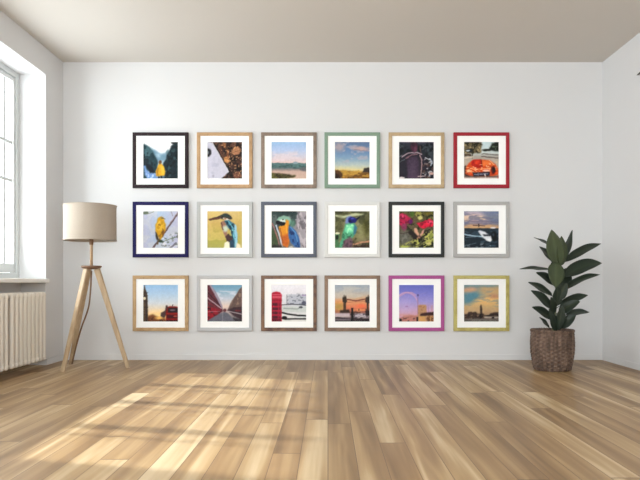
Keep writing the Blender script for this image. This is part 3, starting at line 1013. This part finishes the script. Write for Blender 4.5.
def art_flowers(a):
    a.grad([(102, (92, 92, 48)), (200, (104, 90, 64)), (300, (100, 100, 70)), (368, (116, 116, 68))])
    a.blotch((160, 158, 84), 24, 24, .52, .9, [(200, 102), (364, 102), (364, 180), (200, 170)]); a.blotch((36, 44, 18), 18, 20, .54, .9)
    a.ell(262, 152, 18, 13, (204, 200, 130)); a.ell(208, 122, 16, 22, (80, 108, 42)); a.ell(320, 122, 30, 12, (120, 110, 40), 0, .5)
    a.poly([(112, 128), (140, 118), (168, 130), (196, 160), (212, 176), (190, 196), (160, 190), (150, 220), (128, 210), (112, 190)], (190, 34, 84), 4)
    a.poly([(136, 196), (166, 192), (176, 226), (150, 250), (132, 226)], (148, 62, 98), 5); a.poly([(170, 180), (196, 162), (214, 180), (196, 198)], (104, 22, 104), 3); a.poly([(120, 136), (150, 126), (172, 146), (140, 150)], (224, 78, 118), 4); a.blotch((120, 14, 54), 14, 14, .58, .8, [(112, 128), (168, 130), (210, 176), (150, 220), (112, 190)], seed=2)
    a.poly([(236, 192), (268, 182), (300, 172), (330, 160), (356, 172), (362, 196), (350, 220), (318, 214), (290, 230), (258, 216)], (222, 34, 74), 3); a.poly([(300, 178), (340, 168), (356, 184), (320, 192)], (244, 90, 124), 4); a.blotch((140, 14, 46), 14, 12, .56, .85, [(240, 190), (356, 170), (350, 220), (260, 220)], seed=4)
    a.rect(112, 244, 196, 340, (108, 106, 98), 12, .9); a.line([(118, 262), (200, 252)], 4, (70, 58, 50), .9); a.blotch((140, 140, 130), 20, 14, .58, .6, [(112, 260), (200, 260), (200, 340), (112, 340)], seed=9)
    a.poly([(180, 254), (206, 240), (230, 256), (256, 270), (290, 250), (326, 234), (306, 276), (270, 300), (236, 316), (224, 340), (212, 300)], (42, 32, 30), 3)
    a.poly([(222, 226), (238, 222), (252, 256), (256, 284), (240, 272), (226, 246)], (220, 176, 150), 2.5); a.poly([(256, 272), (276, 246), (296, 232), (288, 252), (268, 290)], (216, 164, 146), 2.5); a.ell(250, 296, 14, 14, (168, 122, 104))
    a.blotch((196, 196, 108), 18, 15, .52, .95, [(230, 300), (330, 240), (364, 250), (364, 368), (130, 368), (130, 348)], seed=3); a.blotch((24, 26, 16), 15, 15, .54, .95, [(220, 296), (300, 280), (364, 250), (364, 368), (200, 368)], seed=7)
    a.ell(155, 356, 34, 9, (178, 186, 96)); a.ell(322, 334, 16, 9, (214, 204, 140)); a.ell(338, 282, 14, 20, (148, 156, 78))


def art_airport(a):
    a.grad([(102, (170, 170, 192)), (128, (206, 186, 192)), (150, (232, 206, 178)), (166, (190, 168, 172)), (190, (140, 132, 150)), (205, (206, 166, 130)), (222, (220, 178, 130)), (228, (40, 54, 66)), (300, (32, 48, 60)), (368, (30, 40, 50))])
    a.poly([(230, 102), (364, 102), (364, 210), (300, 190)], (96, 116, 150), 16, .7)
    a.blotch((118, 122, 150), 60, 14, .56, .7, a.box4(104, 205)); a.blotch((240, 208, 176), 60, 10, .6, .7, a.box4(130, 180), seed=5)
    a.line([(112, 172), (200, 176), (362, 184)], 5, (120, 112, 134), .7); a.line([(180, 204), (260, 208)], 5, (84, 66, 66), .8); a.rect(214, 194, 222, 218, (62, 48, 50))
    a.ell(318, 222, 20, 6, (228, 222, 224)); a.blotch((66, 88, 104), 40, 14, .55, .7, a.box4(235)); a.blotch((150, 160, 168), 30, 10, .66, .7, a.box4(330))
    a.line([(112, 268), (170, 278), (240, 284)], 7, (176, 200, 216)); a.line([(130, 290), (220, 282)], 4, (130, 156, 172), .8)
    a.poly([(214, 246), (226, 240), (262, 252), (306, 280), (318, 306), (300, 322), (270, 312), (240, 286)], (226, 230, 236), 3)
    a.poly([(244, 268), (306, 270), (300, 282), (256, 282)], (40, 46, 58), 3); a.poly([(270, 296), (312, 296), (300, 320), (274, 312)], (240, 242, 246), 3)
    a.ell(326, 282, 20, 36, (16, 20, 26)); a.ell(320, 272, 7, 12, (52, 66, 78)); a.line([(112, 350), (200, 330)], 4, (90, 110, 122), .8)


def art_clock_tower(a):
    a.grad([(106, (162, 200, 236)), (170, (188, 214, 238)), (240, (222, 226, 232)), (300, (248, 224, 190)), (340, (250, 196, 130)), (372, (120, 66, 40))])
    a.ell(222, 330, 56, 30, (255, 226, 164), 0, .8); a.poly([(110, 372), (150, 330), (180, 318), (222, 340), (262, 338), (275, 372)], (128, 78, 46), 5)
    a.blotch((60, 38, 28), 20, 14, .52, .8, [(145, 330), (280, 350), (280, 372), (145, 372)]); a.ell(226, 344, 26, 10, (255, 206, 120), 0, .6)
    a.poly([(124, 104), (130, 140), (140, 165), (144, 190), (148, 373), (110, 373), (110, 182), (116, 150)], (84, 68, 56), 2)
    a.line([(121, 220), (121, 370)], 4, (136, 112, 84), .7); a.line([(136, 220), (136, 370)], 4, (48, 40, 40), .8)
    for y in (165, 186, 224, 270, 320):
        a.line([(112, y), (146, y)], 3, (50, 42, 42), .7)
    a.ell(122, 205, 10, 10, (232, 222, 196))
    a.poly([(236, 330), (238, 306), (252, 300), (268, 290), (272, 256), (282, 252), (290, 272), (280, 310), (262, 345)], (84, 62, 60), 3)
    a.poly([(284, 268), (300, 260), (350, 262), (362, 274), (362, 373), (274, 373), (272, 300)], (140, 28, 24), 3)
    a.rect(288, 272, 358, 306, (48, 32, 40)); a.rect(280, 322, 356, 345, (84, 24, 28)); a.line([(276, 314), (362, 314)], 5, (170, 44, 34)); a.ell(320, 288, 20, 6, (120, 104, 110)); a.ell(340, 332, 14, 6, (196, 90, 70))
    a.rect(272, 360, 362, 373, (40, 22, 24)); a.line([(318, 262), (322, 250)], 4, (70, 60, 66))


def art_bus_street(a):
    a.grad([(106, (112, 162, 190)), (160, (158, 188, 206)), (210, (204, 208, 218)), (262, (232, 212, 198)), (290, (206, 186, 180)), (373, (104, 104, 112))])
    a.blotch((222, 222, 232), 60, 20, .54, .7, a.box4(150, 220))
    a.poly([(110, 104), (138, 110), (176, 168), (216, 256), (222, 296), (200, 312), (110, 373)], (104, 52, 62), 3)
    a.poly([(126, 106), (142, 110), (200, 210), (222, 270), (214, 272)], (166, 156, 172), 2); a.line([(112, 200), (212, 276)], 6, (196, 170, 180)); a.line([(112, 232), (206, 284)], 5, (128, 40, 54)); a.line([(112, 160), (200, 250)], 5, (60, 30, 44), .9)
    a.poly([(110, 264), (160, 270), (206, 290), (196, 316), (110, 366)], (156, 28, 48), 4); a.blotch((54, 18, 30), 24, 20, .54, .8, [(110, 250), (206, 286), (196, 316), (110, 366)]); a.line([(112, 300), (200, 298)], 4, (206, 150, 160), .7)
    a.poly([(362, 118), (340, 140), (310, 186), (274, 244), (254, 292), (300, 318), (362, 350)], (116, 94, 88), 3)
    a.blotch((160, 134, 118), 18, 30, .54, .8, [(362, 140), (320, 180), (274, 250), (362, 300)]); a.poly([(362, 262), (300, 268), (256, 288), (300, 330), (362, 362)], (70, 48, 56), 4)
    a.line([(262, 296), (362, 318)], 5, (206, 194, 196), .8); a.ell(330, 292, 22, 6, (120, 40, 48)); a.ell(236, 290, 12, 12, (112, 66, 72))
    a.poly([(110, 373), (112, 364), (196, 314), (232, 300), (262, 312), (310, 373)], (112, 112, 124), 3); a.line([(220, 310), (222, 373)], 5, (146, 146, 158), .7); a.poly([(290, 340), (362, 356), (362, 373), (310, 373)], (62, 56, 62), 4)


def art_phone_box(a):
    a.grad([(106, (240, 238, 244)), (180, (232, 228, 234)), (260, (222, 222, 226)), (372, (228, 226, 222))])
    a.rect(230, 176, 362, 252, (196, 198, 208), 3); a.blotch((120, 122, 134), 14, 10, .56, .8, [(228, 176), (362, 172), (362, 252), (215, 252)]); a.line([(222, 180), (222, 250)], 5, (150, 150, 160)); a.line([(330, 184), (362, 182)], 6, (170, 150, 190)); a.ell(342, 238, 16, 14, (92, 94, 112))
    a.line([(185, 252), (250, 246), (362, 254)], 5, (70, 72, 76)); a.rect(186, 262, 362, 304, (206, 210, 208), 4); a.line([(200, 276), (300, 280), (325, 262)], 6, (142, 150, 148), .8); a.ell(320, 268, 14, 8, (90, 92, 96))
    a.line([(186, 306), (230, 316), (300, 326), (362, 328)], 11, (30, 30, 34)); a.line([(186, 346), (210, 352), (262, 350), (362, 350)], 10, (36, 36, 40)); a.ell(205, 342, 18, 12, (24, 24, 28)); a.line([(262, 336), (362, 338)], 4, (216, 218, 220))
    a.poly([(110, 178), (122, 162), (148, 156), (174, 162), (186, 180), (186, 373), (110, 373)], (186, 36, 66), 2)
    a.rect(116, 188, 182, 204, (214, 92, 112)); a.line([(112, 178), (184, 178)], 4, (222, 110, 128)); a.rect(110, 214, 186, 222, (150, 22, 48))
    for y in (238, 268, 298, 328):
        a.rect(120, y, 158, y + 20, (96, 26, 44)); a.rect(164, y, 180, y + 20, (132, 34, 58))
    a.rect(118, 350, 180, 368, (110, 22, 44))


def art_bridge(a):
    a.grad([(106, (162, 172, 186)), (150, (184, 186, 190)), (190, (206, 186, 164)), (230, (224, 164, 118)), (275, (226, 134, 100)), (300, (176, 110, 90)), (330, (150, 126, 126)), (372, (60, 50, 52))])
    a.blotch((206, 200, 190), 70, 26, .52, .6, a.box4(120, 200)); a.blotch((240, 168, 110), 50, 16, .54, .7, a.box4(225, 292)); a.rect(110, 240, 175, 290, (176, 156, 84), 14, .8)
    a.poly([(166, 206), (168, 190), (172, 200), (178, 176), (184, 198), (190, 178), (196, 204), (198, 228), (190, 240), (192, 300), (178, 300), (178, 240), (168, 228)], (62, 50, 40), 2); a.rect(172, 236, 180, 300, (110, 76, 54), 2)
    a.poly([(328, 210), (334, 192), (340, 200), (348, 178), (354, 196), (362, 184), (362, 236), (352, 240), (352, 300), (338, 300), (338, 240), (328, 232)], (66, 56, 50), 2); a.line([(198, 212), (262, 222), (332, 210)], 8, (134, 82, 70)); a.line([(200, 232), (330, 226)], 4, (190, 120, 96), .8)
    a.blotch((92, 62, 50), 24, 18, .5, .9, a.box4(278, 312)); a.ell(300, 260, 30, 14, (240, 128, 90), 0, .6); a.poly([(150, 290), (215, 284), (220, 310), (150, 312)], (62, 44, 36), 4)
    a.rect(110, 310, 220, 338, (206, 190, 194), 4); a.line([(112, 340), (220, 352)], 8, (44, 38, 42)); a.rect(110, 350, 225, 364, (128, 116, 122), 4); a.rect(250, 312, 350, 342, (196, 186, 194), 4); a.blotch((80, 70, 78), 20, 8, .55, .8, [(245, 312), (362, 312), (362, 360), (245, 360)])
    a.rect(228, 272, 244, 373, (26, 22, 26)); a.rect(330, 290, 362, 330, (50, 40, 42), 4); a.rect(110, 364, 362, 374, (30, 28, 32), 3); a.line([(245, 350), (362, 356)], 8, (40, 36, 42)); a.line([(225, 320), (250, 316)], 6, (40, 34, 38))


def art_wheel(a):
    a.grad([(106, (112, 118, 200)), (170, (138, 138, 212)), (230, (168, 160, 216)), (290, (208, 172, 200)), (330, (222, 172, 178)), (372, (150, 104, 96))])
    a.ell(150, 260, 60, 60, (196, 178, 222), 0, .9, .5)
    for k in range(14):
        t = 2 * math.pi * k / 14
        a.line([(166, 258), (166 + 82 * math.cos(t), 258 + 94 * math.sin(t))], 1, (190, 166, 212), .35)
    a.ring(166, 258, 82, 6, (214, 172, 204), .85, 94); a.line([(118, 190), (160, 164), (205, 164), (232, 182)], 9, (206, 166, 196), .7)
    a.ell(168, 262, 12, 5, (170, 140, 190)); a.line([(246, 176), (246, 372)], 5, (150, 124, 166), .8); a.ell(247, 182, 7, 7, (84, 78, 140)); a.line([(246, 182), (300, 165)], 3, (160, 150, 206), .6); a.line([(318, 250), (322, 300)], 3, (170, 140, 180))
    a.blotch((214, 160, 150), 26, 16, .5, .8, a.box4(318)); a.poly([(110, 346), (150, 332), (200, 322), (244, 330), (250, 373), (110, 373)], (196, 136, 124), 5); a.blotch((80, 52, 56), 18, 12, .54, .9, a.box4(344)); a.ell(120, 360, 14, 12, (50, 38, 44))
    a.poly([(246, 258), (256, 250), (302, 250), (308, 262), (308, 373), (246, 373)], (196, 154, 118), 3); a.rect(252, 330, 300, 373, (214, 168, 110)); a.blotch((150, 108, 80), 10, 8, .56, .7, [(248, 258), (306, 258), (306, 310), (248, 310)])
    a.poly([(262, 314), (300, 306), (362, 300), (362, 326), (262, 330)], (66, 40, 40), 3); a.rect(308, 328, 362, 373, (188, 142, 96), 2); a.blotch((96, 62, 44), 12, 12, .55, .8, [(304, 328), (362, 328), (362, 373), (304, 373)]); a.rect(236, 336, 248, 370, (52, 36, 40)); a.line([(345, 256), (345, 302)], 4, (196, 156, 150))


def art_skyline(a):
    a.grad([(106, (116, 150, 158)), (150, (160, 164, 150)), (200, (176, 170, 144)), (250, (216, 184, 134)), (300, (198, 166, 128)), (372, (120, 104, 96))])
    a.poly([(110, 170), (170, 150), (230, 175), (210, 215), (160, 240), (110, 245)], (100, 148, 164), 14); a.poly([(110, 134), (170, 128), (220, 140), (170, 160), (110, 162)], (214, 168, 138), 9); a.poly([(230, 120), (362, 118), (362, 190), (290, 196), (220, 150)], (216, 176, 126), 16, .85)
    a.poly([(170, 230), (240, 196), (362, 190), (362, 240), (250, 250)], (236, 194, 130), 12); a.ell(330, 190, 34, 14, (196, 140, 116), 0, .6, .7); a.blotch((150, 158, 156), 60, 12, .58, .6, a.box4(150, 260)); a.line([(185, 206), (300, 186)], 6, (140, 140, 140), .5); a.ell(275, 116, 50, 9, (136, 158, 160), 0, .6)
    a.blotch((206, 178, 140), 40, 16, .5, .6, a.box4(255, 300))
    sky = [(110, 320), (140, 316), (144, 300), (168, 298), (172, 306), (196, 300), (210, 312), (226, 312), (228, 262), (234, 246), (240, 262), (244, 312), (268, 326), (290, 324), (300, 310), (330, 304), (362, 306), (362, 350), (110, 352)]
    a.poly(sky, (74, 58, 52), 2.5); a.blotch((150, 124, 104), 14, 12, .56, .8, [(110, 318), (362, 318), (362, 350), (110, 350)]); a.blotch((34, 28, 30), 18, 14, .54, .8, [(110, 310), (250, 310), (250, 350), (110, 350)], seed=4)
    a.line([(262, 330), (300, 322), (362, 322)], 5, (44, 36, 38)); a.rect(256, 334, 362, 346, (196, 184, 172), 3, .9); a.ell(318, 342, 9, 7, (44, 38, 40)); a.rect(110, 350, 362, 374, (122, 116, 110), 3); a.blotch((84, 78, 76), 40, 6, .55, .7, a.box4(352))


def wood_frame(name, rgb, dark):
    m, nt, b = new_mat(name)
    tc = node(nt, 'ShaderNodeTexCoord')
    nz = node(nt, 'ShaderNodeTexNoise')
    nz.inputs['Scale'].default_value = 9
    nz.inputs['Detail'].default_value = 6
    nz.inputs['Distortion'].default_value = 1.5
    nt.links.new(tc.outputs['Object'], nz.inputs['Vector'])
    nt.links.new(ramp(nt, nz.outputs[0], [(0.32, lin(dark)), (0.6, lin(rgb))]), b.inputs['Base Color'])
    b.inputs['Roughness'].default_value = 0.5
    return m


GX = [161.05, 225.0, 289.0, 352.2, 416.2, 481.0]
GY = [160.6, 229.7, 303.2]
SETS = [
    (0, 0, art_waterfall, plain('espresso_frame', (44, 33, 36), .65, spec=0.2), 'dark espresso framed print of a person in a yellow coat facing a waterfall'),
    (0, 1, art_laptop, wood_frame('oak_frame', (183, 147, 104), (162, 126, 86)), 'golden oak framed print of a pale tablet corner lying on brown leaves'),
    (0, 2, art_bay, wood_frame('weathered_frame', (138, 118, 102), (113, 95, 81)), 'weathered taupe framed print of a calm pink and blue bay'),
    (0, 3, art_field, plain('sage_frame', (127, 151, 133), .65, spec=0.2), 'sage green framed print of a golden field under a cloudy blue sky'),
    (0, 4, art_woman, wood_frame('light_oak_frame', (190, 165, 127), (172, 147, 109)), 'light oak framed dark print of a person seen from behind'),
    (0, 5, art_car, plain('red_frame', (158, 41, 52), .65, spec=0.2), 'red framed print of an orange car parked on a street'),
    (1, 0, art_yellow_bird, plain('navy_frame', (30, 26, 80), .65, spec=0.2), 'dark navy framed print of a yellow bird on a branch'),
    (1, 1, art_kingfisher, plain('silver_frame', (185, 187, 187), .65, spec=0.2), 'pale silver framed print of a long-billed teal kingfisher on a tan background'),
    (1, 2, art_macaw, plain('slate_frame', (95, 99, 111), .65, spec=0.2), 'slate grey framed print of a blue and yellow macaw'),
    (1, 3, art_hummingbird, plain('white_frame', (216, 216, 214), .65, spec=0.2), 'white framed print of a green and blue hummingbird'),
    (1, 4, art_flowers, plain('charcoal_frame', (50, 52, 52), .65, spec=0.2), 'charcoal black framed print of crimson flowers among green leaves'),
    (1, 5, art_airport, plain('brushed_silver_frame', (176, 174, 172), .65, spec=0.2), 'grey silver framed print of a white aeroplane at dusk'),
    (2, 0, art_clock_tower, wood_frame('honey_oak_frame', (190, 158, 113), (169, 135, 91)), 'honey oak framed print of a clock tower and a red bus at sunrise'),
    (2, 1, art_bus_street, plain('pale_grey_frame', (189, 189, 191), .65, spec=0.2), 'pale grey framed print of a street lined with red buses'),
    (2, 2, art_phone_box, wood_frame('walnut_frame', (127, 93, 66), (86, 55, 43)), 'dark walnut framed print of a red telephone box on white'),
    (2, 3, art_bridge, wood_frame('brown_frame', (138, 109, 86), (117, 91, 72)), 'mid brown framed print of a towered bridge at orange sunset'),
    (2, 4, art_wheel, plain('mauve_frame', (167, 82, 140), .65, spec=0.2), 'magenta framed print of a big ferris wheel in a violet sky'),
    (2, 5, art_skyline, wood_frame('gold_frame', (190, 178, 104), (165, 151, 82)), 'yellow gold framed print of a city skyline under orange and teal clouds'),
]
px2m = D / F
OUT = 55.4 * px2m / 2
BORD = 0.0325
FD = 0.026
for r, c, fn, fm, label in SETS:
    cx = (GX[c] - VX) * px2m
    cz = H + (VY - GY[r]) * px2m
    root = thing('framed_print', label, 'framed picture', (cx, D - 0.001, cz), 'square framed prints on the back wall')
    bm = bmesh.new()
    # mitred moulding: outer/inner profile swept round four corners
    prof = [(0, 0), (0, -FD + .003), (0.003, -FD), (BORD - .004, -FD), (BORD, -FD + .004), (BORD, -0.012), (BORD, 0)]
    rings = []
    for sx_, sz_ in ((-1, -1), (1, -1), (1, 1), (-1, 1)):
        rings.append([bm.verts.new((sx_ * (OUT - i), y, sz_ * (OUT - i))) for i, y in prof])
    for q in range(4):
        a_, b_ = rings[q], rings[(q + 1) % 4]
        for i in range(len(prof)):
            j = (i + 1) % len(prof)
            bm.faces.new((a_[i], b_[i], b_[j], a_[j]))
    link('frame', bm, fm, root)
    ins = OUT - BORD
    pw, ph = 34.5 * px2m / 2, 36.4 * px2m / 2
    oy = 0.0
    # mat board with a bevelled opening
    bm = bmesh.new()
    o_ = [(-ins - .004, -ins - .004), (ins + .004, -ins - .004), (ins + .004, ins + .004), (-ins - .004, ins + .004)]
    w1 = [(-pw, -ph), (pw, -ph), (pw, ph), (-pw, ph)]
    w0 = [(x * (1 + .002 / pw), z * (1 + .002 / ph)) for x, z in w1]
    ry, fy = -0.015, -0.0175
    lo = [bm.verts.new((x, ry, z)) for x, z in o_]
    fo = [bm.verts.new((x, fy, z)) for x, z in o_]
    fi = [bm.verts.new((x, fy, z)) for x, z in w0]
    bi = [bm.verts.new((x, ry, z)) for x, z in w1]
    for q in range(4):
        n_ = (q + 1) % 4
        for A, B in ((lo, fo), (fo, fi), (fi, bi), (bi, lo)):
            bm.faces.new((A[q], A[n_], B[n_], B[q]))
    link('mat_board', bm, M['mat'], root)
    # the print itself
    art = Art(*(R1, R2, R3)[r], seed=r * 6 + c + 1, warp=(4, 3, 4, 6, 4, 3, 3, 2.5, 3, 4, 6, 2, 1, 1.5, 1, 2, 1, 3)[r * 6 + c])
    fn(art)
    rgb = art.out()
    e = 0.004
    us = np.linspace(-pw - e, pw + e, GW); vs = np.linspace(ph + e, -ph - e, GH)
    UX, UZ = np.meshgrid(us, vs)
    co = np.stack([UX, np.full_like(UX, -0.0145), UZ], -1).reshape(-1, 3)
    idx = np.arange(GW * GH).reshape(GH, GW)
    quads = np.stack([idx[1:, :-1], idx[1:, 1:], idx[:-1, 1:], idx[:-1, :-1]], -1).reshape(-1, 4)
    me = bpy.data.meshes.new('print')
    me.from_pydata(co.tolist(), [], quads.tolist())
    ca = me.color_attributes.new('ink', 'FLOAT_COLOR', 'POINT')
    rgba = np.ones((GW * GH, 4), np.float32)
    rgba[:, :3] = rgb.reshape(-1, 3)
    ca.data.foreach_set('color', rgba.ravel())
    me.materials.append(M['print'])
    po = bpy.data.objects.new('print', me)
    COL.objects.link(po)
    po.parent = root
    bm = bmesh.new()
    box(bm, -ins - .003, ins + .003, -0.0135, -0.0005, -ins - .003, ins + .003)
    link('backing_board', bm, M['back'], root)


# ------------------------------------------------------------------ light
w = bpy.data.worlds.new('sky')
SC.world = w
w.use_nodes = True
bg = w.node_tree.nodes['Background']
bg.inputs[0].default_value = (0.92, 0.96, 1.0, 1)
wt = w.node_tree
wtc = node(wt, 'ShaderNodeTexCoord')
wsx = node(wt, 'ShaderNodeSeparateXYZ')
wt.links.new(wtc.outputs['Generated'], wsx.inputs[0])
# open bright sky behind the viewer, duller sky towards the far side
wrp = ramp(wt, math_n(wt, 'MULTIPLY', math_n(wt, 'ADD', wsx.outputs[1], 1.0), 0.5),
           [(0.0, (1, 1, 1, 1)), (0.22, (0.68, 0.68, 0.68, 1)), (0.5, (0.56, 0.56, 0.56, 1)), (0.92, (0.145, 0.145, 0.145, 1))])
wt.links.new(math_n(wt, 'MULTIPLY', wrp, 13.0), bg.inputs[1])

sd = bpy.data.lights.new('sun', 'SUN')
sd.energy = 5.5
sd.angle = math.radians(1.9)
sd.color = (1.0, 1.0, 0.98)
so = bpy.data.objects.new('sun', sd)
COL.objects.link(so)
so.rotation_euler = Vector((1.0, -0.25, -0.66)).to_track_quat('-Z', 'Y').to_euler()
so.location = (-8, 6, 7)

for a, b_ in ((WIN_Y0, REV), (N0, N1), (WX0, WX1)):
    pl = bpy.data.lights.new('window_portal', 'AREA')
    pl.shape = 'RECTANGLE'
    pl.size = ZT - SILL
    pl.size_y = b_ - a
    pl.cycles.is_portal = True
    po = bpy.data.objects.new('window_portal', pl)
    COL.objects.link(po)
    po.location = (XO - 0.01, (a + b_) / 2, (ZT + SILL) / 2)
    po.rotation_euler = (0, math.radians(-90), 0)
    if a == WX0:
        po.location = ((a + b_) / 2, YN - 0.31, (ZT + SILL) / 2)
        po.rotation_euler = (math.radians(90), 0, 0)
        pl.size, pl.size_y = b_ - a, ZT - SILL

# ------------------------------------------------------------------ camera
cam = bpy.data.cameras.new('camera')
cam.sensor_fit = 'HORIZONTAL'
cam.sensor_width = 36.0
cam.lens = 36.0 * F / 640.0
cam.shift_x = -(VX - 320) / 640.0
cam.shift_y = (VY - 240) / 640.0
cam.clip_start = 0.05
co_ = bpy.data.objects.new('camera', cam)
COL.objects.link(co_)
co_.location = (0, 0, H)
co_.rotation_euler = (math.radians(90), 0, 0)
SC.camera = co_

SC.view_settings.view_transform = 'Standard'
SC.view_settings.look = 'None'
SC.view_settings.gamma = 1.0
SC.view_settings.use_curve_mapping = False
SC.view_settings.exposure = 0.30
SC.cycles.use_denoising = True
SC.cycles.max_bounces = 16
SC.cycles.diffuse_bounces = 10
SC.cycles.sample_clamp_indirect = 6.0
